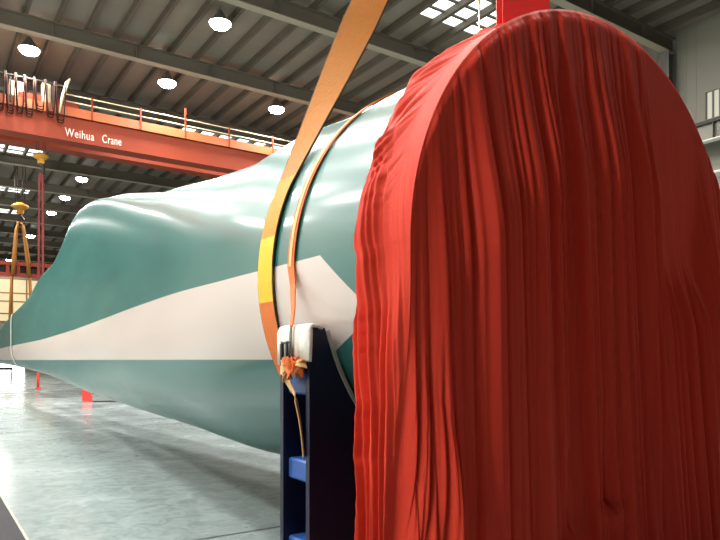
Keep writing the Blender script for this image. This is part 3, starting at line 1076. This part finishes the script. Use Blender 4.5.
# bunched orange webbing knotted under the pad
rng = random.Random(3)
for k in range(13):
    P_, Wd, Nd = [], [], []
    y0 = 3.335 + 0.25 * (k % 9) / 8
    y1 = 3.34 + 0.27 * rng.random()
    za, zb = 1.54 + 0.06 * rng.random(), 1.48 + 0.11 * rng.random()
    for j in range(13):
        t_ = j / 12
        yy = y0 + (y1 - y0) * t_
        zz = za + (zb - za) * t_ + 0.02 * math.sin(t_ * 7 + k)
        xx_ = 1.875 - 0.055 * math.sin(PI * t_) - 0.008 * (k % 3)
        P_.append((xx_, yy, zz))
        Wd.append((0.3 * math.sin(k + 3 * t_), 0.5 * math.cos(k * 1.7), 1))
        Nd.append((-1, 0.2 * math.sin(5 * t_ + k), 0.3 * math.cos(k)))
    MB().ribbon(P_, Wd, Nd, 0.05, 0.008).build('bunched_webbing', M['strap'] if k % 4 else M['strap_pale'], TD)
# loose pale tail hanging down the open end
tl = [(1.84, 3.53, 1.53), (1.84, 3.50, 1.47), (1.85, 3.46, 1.42), (1.86, 3.43, 1.36), (1.868, 3.40, 1.25), (1.873, 3.38, 1.14), (1.876, 3.365, 1.03)]
MB().ribbon(tl, [(0, 1, 0.2)] * 3 + [(0.6, 0.6, 0.1)] * 4, [(-1, 0, 0.1)] * 3 + [(-0.6, 0.6, 0)] * 4, [0.10, 0.10, 0.08, 0.05, 0.035, 0.03, 0.025], 0.006).build('strap_tail', M['strap_pale'], TD)['label'] = 'loose pale end of the strap'

# white band around the far blade
wb = thing('white_band', (0, 29.8, 0), 'thin white band tied around the far slender part of the blade', 'band')
a, b = blade_section(29.8)
ring = [(p[0] - 0.03, 0, p[2]) for p in a] + [(p[0] + 0.03, 0, p[2]) for p in reversed(b)]
mb = MB()
rv = []
for (x_, _, z_) in ring:
    rv += [(x_, -0.14, z_), (x_, 0.14, z_)]
n = len(ring)
mb.add(rv, [(2 * k, 2 * k + 1, 2 * ((k + 1) % n) + 1, 2 * ((k + 1) % n)) for k in range(n)], 0, True)
mb.build('band', M['white'], wb)

# ------------------------------------------------------------------ overhead crane across the hall
GY = 28.5
CR = thing('overhead_crane', (0, GY, 0), 'orange overhead travelling crane girder with pale lettering across the hall', 'crane')
G0, G1 = -7.5, 22.2
for gy in (0.0, 2.6):
    g = MB()
    gb = 10.55 if gy == 0 else 10.95
    g.box(G0, G1, gy + 0.05, gy + 0.07, gb, 11.66)
    g.box(G0, G1, gy + 0.63, gy + 0.65, gb, 11.66)
    g.build('girder_web', M['crane'], CR)
    MB().box(G0, G1, gy - 0.02, gy + 0.72, gb - 0.05, gb).build('bottom_flange', M['crane'], CR)
    MB().box(G0, G1, gy - 0.04, gy + 0.74, 11.66, 11.72).build('top_flange', M['crane'], CR)
    MB().box(G0, G1, gy + 0.28, gy + 0.42, 11.72, 11.86).build('trolley_rail', M['crane_dark'], CR)
MB().box(G0, G1, -0.08, -0.045, 11.50, 11.86).build('toe_board', M['crane_lit'], CR)
wk = MB()
wk.box(G0, G1, -0.78, -0.08, 11.44, 11.48)
wk = MB()
for k in range(10):
    x0 = G0 + 0.4 + 3.0 * k
    wk.box(x0, x0 + 0.03, 0.07, 0.63, 10.55, 11.66)
wk.build('diaphragm', M['crane'], CR)
for xx_ in (G1, G0 - 0.6):
    ec = MB().box(xx_, xx_ + 0.6, -0.6, 3.9, 10.05, 10.75, 0, 0.03).build('end_carriage', M['crane'], CR)
    for yw in (-0.2, 3.5):
        MB().lathe([(0.0, -0.08), (0.22, -0.08), (0.22, 0.08), (0.0, 0.08)], (xx_ + 0.65, yw, 10.24), 20, 0, 'x').build('wheel', M['crane_dark'], ec)
# handrail
for z in (12.08, 12.36):
    MB().tube([(4.9, -0.06, z), (16.6, -0.06, z)], 0.022, 6).build('handrail', M['rail_pale'], CR)
for xp in (5.88, 7.86, 9.82, 11.9, 14.14, 15.5):
    MB().box(xp - 0.035, xp + 0.035, -0.10, -0.03, 11.5, 12.44 if xp != 9.82 else 12.85).build('handrail_post', M['crane'], CR)
MB().lathe([(0, 0.14), (0.05, 0.12), (0.06, 0), (0, 0)], (15.5, -0.06, 12.44), 12).build('signal_light', M['white'], CR)
# festoon of black cables
MB().tube([(1.2, -0.16, 12.62), (5.0, -0.16, 12.62)], 0.035, 8).build('festoon_rail', M['crane_dark'], CR)
for xp in (1.4, 2.9, 4.4):
    MB().box(xp - 0.03, xp + 0.03, -0.16, -0.09, 11.6, 12.62).build('festoon_post', M['crane_dark'], CR)
fx = [1.55, 1.95, 2.35, 2.72, 3.06, 3.38, 3.72, 4.12, 4.48, 4.86]
rng = random.Random(5)
for a, b in zip(fx[:-1], fx[1:]):
    dz = 1.15 + 0.3 * rng.random()
    mb = MB()
    for q in range(3):
        yq = -0.16 - 0.05 * q
        pts = []
        for k in range(21):
            t_ = k / 20
            u = 2 * t_ - 1
            pts.append(((a + b) / 2 + (b - a) * 0.5 * (math.copysign(abs(u) ** 0.55, u)) * (0.92 - 0.05 * q), yq, 12.56 - (dz - 0.09 * q) * (1 - abs(u) ** 3.2)))
        mb.tube(pts, 0.022, 6)
    mb.build('cable_loop', M['cable'], CR)
    MB().box(a - 0.05, a + 0.05, -0.22, -0.10, 12.54, 12.72, 0, 0.01).build('cable_carrier', M['crane_dark'], CR)
MB().box(4.02, 4.34, -0.03, 0.25, 11.86, 12.62, 0, 0.02).build('control_box', M['cabinet'], CR)
MB().box(2.90, 3.50, 0.3, 0.9, 12.0, 12.6, 0, 0.03).build('trolley_motor', M['cabinet'], CR)
MB().tube([(4.62, -0.2, 11.5), (4.72, -0.2, 12.1), (4.9, -0.2, 12.75), (5.02, -0.2, 12.95)], [0.03, 0.06, 0.07, 0.03], 8).build('hose', M['rail_pale'], CR)
# trolley on the girders
tr = MB()
tr.box(3.2, 5.4, 0.1, 3.2, 11.9, 12.15)
tr.build('trolley_frame', M['crane'], CR)
MB().lathe([(0, -0.6), (0.32, -0.6), (0.32, 0.6), (0, 0.6)], (4.3, 1.6, 12.5), 20, 0, 'x').build('rope_drum', M['crane_dark'], CR)
# lettering
def lettering(body, x, z, h, w):
    cu = bpy.data.curves.new('lettering', 'FONT')
    cu.body = body
    cu.size = h / 0.70
    cu.extrude = 0.006
    cu.space_character = 1.08
    cu.materials.append(M['letter'])
    tmp = bpy.data.objects.new('lettering_curve', cu)
    COL.objects.link(tmp)
    bpy.context.view_layer.update()
    me_ = bpy.data.meshes.new_from_object(tmp.evaluated_get(bpy.context.evaluated_depsgraph_get()))
    bpy.data.objects.remove(tmp)
    o = bpy.data.objects.new('lettering', me_)
    COL.objects.link(o)
    o.parent = CR
    o.rotation_euler = (PI / 2, 0, 0)
    o.location = (x, 0.045, z)
    wid = max(v.co.x for v in me_.vertices)
    o.scale = (w / wid, 1, 1)
lettering('Weihua', 4.87, 10.70, 0.34, 1.12)
lettering('Crane', 6.30, 10.70, 0.34, 0.78)

# hook block under the girder, with a long red sling on it
HB = thing('hook_block', (4.19, 30.0, 9.75), 'yellow hook block hanging directly below the orange crane girder', 'hook', None)
def hook_block(t, s_, rope_to):
    mb = MB()
    mb.lathe([(0.0, 0.52), (0.10, 0.51), (0.24, 0.45), (0.31, 0.39), (0.31, 0.34), (0.22, 0.27), (0.13, 0.22), (0.11, 0.10), (0.0, 0.08)], (0, 0, 0), 14)
    b = mb.build('sheave_block', M['hook'], t)
    MB().box(-0.12, 0.12, -0.13, 0.13, 0.06, 0.28, 0, 0.03).build('side_plate', M['hook'], t)
    hk = [(0, 0, 0.18), (0, 0, 0.02), (0.05, 0, -0.06), (0.13, 0, -0.14), (0.14, 0, -0.26), (0.06, 0, -0.35), (-0.06, 0, -0.36), (-0.14, 0, -0.28), (-0.15, 0, -0.20)]
    MB().tube(hk, [0.05, 0.05, 0.055, 0.06, 0.06, 0.055, 0.05, 0.035, 0.02], 10).build('hook', M['crane_dark'], t)
    mb = MB()
    for dx in (-0.16, -0.08, 0.08, 0.16):
        mb.tube([(dx, 0, 0.45), (dx * 1.2, 0, rope_to)], 0.014, 6)
    mb.build('wire_rope', M['crane_dark'], t)
hook_block(HB, 1.0, 2.14)
RSL = thing('red_sling', (4.19, 30.0, 9.4), 'long red sling hanging from the yellow block below the crane girder', 'sling')
mb = MB()
for dx in (-0.07, 0.07):
    mb.tube([(dx * 0.4, 0, 0.02), (dx, 0, -0.3), (dx * 1.1, 0.0, -2.6), (dx, 0, -4.6), (dx * 0.4, 0, -4.95)], 0.055, 8)
mb.build('sling_leg', M['red_sling'], RSL)

# second hook block with gold slings and a spreader beam, farther down the hall
H2 = thing('hook_block', (5.23, 46.0, 10.7), 'yellow hook block carrying two gold slings above the red spreader beam', 'hook')
hook_block(H2, 1.0, 3.2)
for o in H2.children:
    o.scale = (1.6, 1.6, 1.0) if o.name.startswith('wire') else (1.6, 1.6, 1.6)
SP = thing('spreader_beam', (0, 46.0, 0), 'red lattice spreader beam hung from the gold slings', 'spreader')
x0, x1 = 3.2, 7.0
for z0, z1 in ((6.82, 7.05), (7.52, 7.75)):
    MB().box(x0, x1, -0.3, 0.3, z0, z1).build('chord', M['crane_red'], SP)
for k in range(7):
    xq = x0 + 0.05 + (x1 - x0 - 0.3) * k / 6
    MB().box(xq, xq + 0.2, -0.26, 0.26, 7.05, 7.52).build('batten', M['crane_red'], SP)
MB().box(x0, x1, 0.0, 0.05, 7.05, 7.52).build('web', M['crane_dark'], SP)
GS = thing('gold_sling_pair', (5.23, 46.0, 10.3), 'pair of gold slings between the far yellow hook and the red spreader beam', 'sling')
for sx in (-1, 1):
    MB().tube([(0.10 * sx, 0, 0.0), (0.22 * sx, 0, -0.6), (0.40 * sx, -0.46, -2.5), (0.44 * sx, -0.47, -3.4)], [0.10, 0.11, 0.14, 0.14], 8).build('sling_leg', M['sling_gold'], GS)
for sx, lb in ((-1, 'gold sling hanging below the red spreader beam, farther from the blade'), (1, 'gold sling hanging below the red spreader beam, nearer the blade')):
    t = thing('hanging_sling', (5.23 + 0.5 * sx, 45.6, 6.8), lb, 'sling')
    MB().tube([(0, 0, 0.0), (0.08 * sx, 0, -2.0), (0.16 * sx, 0, -4.2)], 0.09, 8).build('sling_leg', M['sling_gold'], t)

# ------------------------------------------------------------------ small things on the floor
rbd = thing('red_board', (5.3, 26.3, 0), 'red leaning board on the floor under the blade', 'board', rz=-0.5)
mb = MB()
mb.extrude([(-0.20, 0.03), (0.16, 0.0), (0.10, 0.58), (-0.24, 0.62)], 'y', -0.03, 0.03)
mb.build('panel', M['red_board'], rbd)
mb = MB()
mb.tube([(-0.06, 0.03, 0.5), (-0.02, 0.28, 0.02)], 0.02, 8)
mb.build('prop', M['black'], rbd)
MB().box(0.0, 1.4, 0.0, 0.05, 0.0, 0.04).build('cast_line', M['crane_dark'], rbd)  # dark strip shaped as the shadow line the board casts
rp = thing('red_post', (5.39, 39.6, 0), 'red marker post on the floor beneath the far blade', 'post')
MB().tube([(0, 0, 0.05), (0, 0, 0.9)], 0.07, 10).build('post', M['red_board'], rp)
MB().lathe([(0, 0.10), (0.10, 0.09), (0.13, 0.04), (0.14, 0), (0, 0)], (0, 0, 0), 20).build('foot', M['red_board'], rp)
br = thing('safety_barrier', (5.7, 66.0, 0), 'black safety barrier standing far off before the bright door', 'barrier')
MB().box(-2.0, 1.2, -0.04, 0.04, 0.70, 0.94).build('top_rail', M['black'], br)
for xp in (-1.9, -0.4, 1.1):
    MB().box(xp - 0.05, xp + 0.05, -0.04, 0.04, 0.02, 0.72).build('leg', M['black'], br)
    MB().box(xp - 0.06, xp + 0.06, -0.3, 0.3, 0.0, 0.02).build('foot', M['black'], br)
mt = thing('floor_mat', (0, 0, 0), 'dark floor mat with a pale taped edge in the near corner', 'mat')
MB().box(-1.6, 0.775, 2.4, 9.3, 0.0, 0.012, 0, 0.004).build('mat_sheet', M['mat'], mt)
MB().box(0.775, 0.80, 2.4, 9.3, 0.0, 0.014, 0, 0.004).build('edge_tape', M['mat_edge'], mt)
MB().box(-1.6, 0.80, 9.3, 9.5, 0.0, 0.014, 0, 0.004).build('edge_tape', M['mat_yellow'], mt)['label'] = 'yellowish end tape'
yc = thing('yellow_cord', (15.2, 15.5, 0), 'thin yellow cord hanging from the bright roof strip behind the cloth', 'cord')
MB().tube([(0.0, 0, 13.94), (0.03, 0, 12.6), (0.16, 0, 10.5), (0.2, 0, 9.0)], 0.035, 6).build('cord', M['cord'], yc)
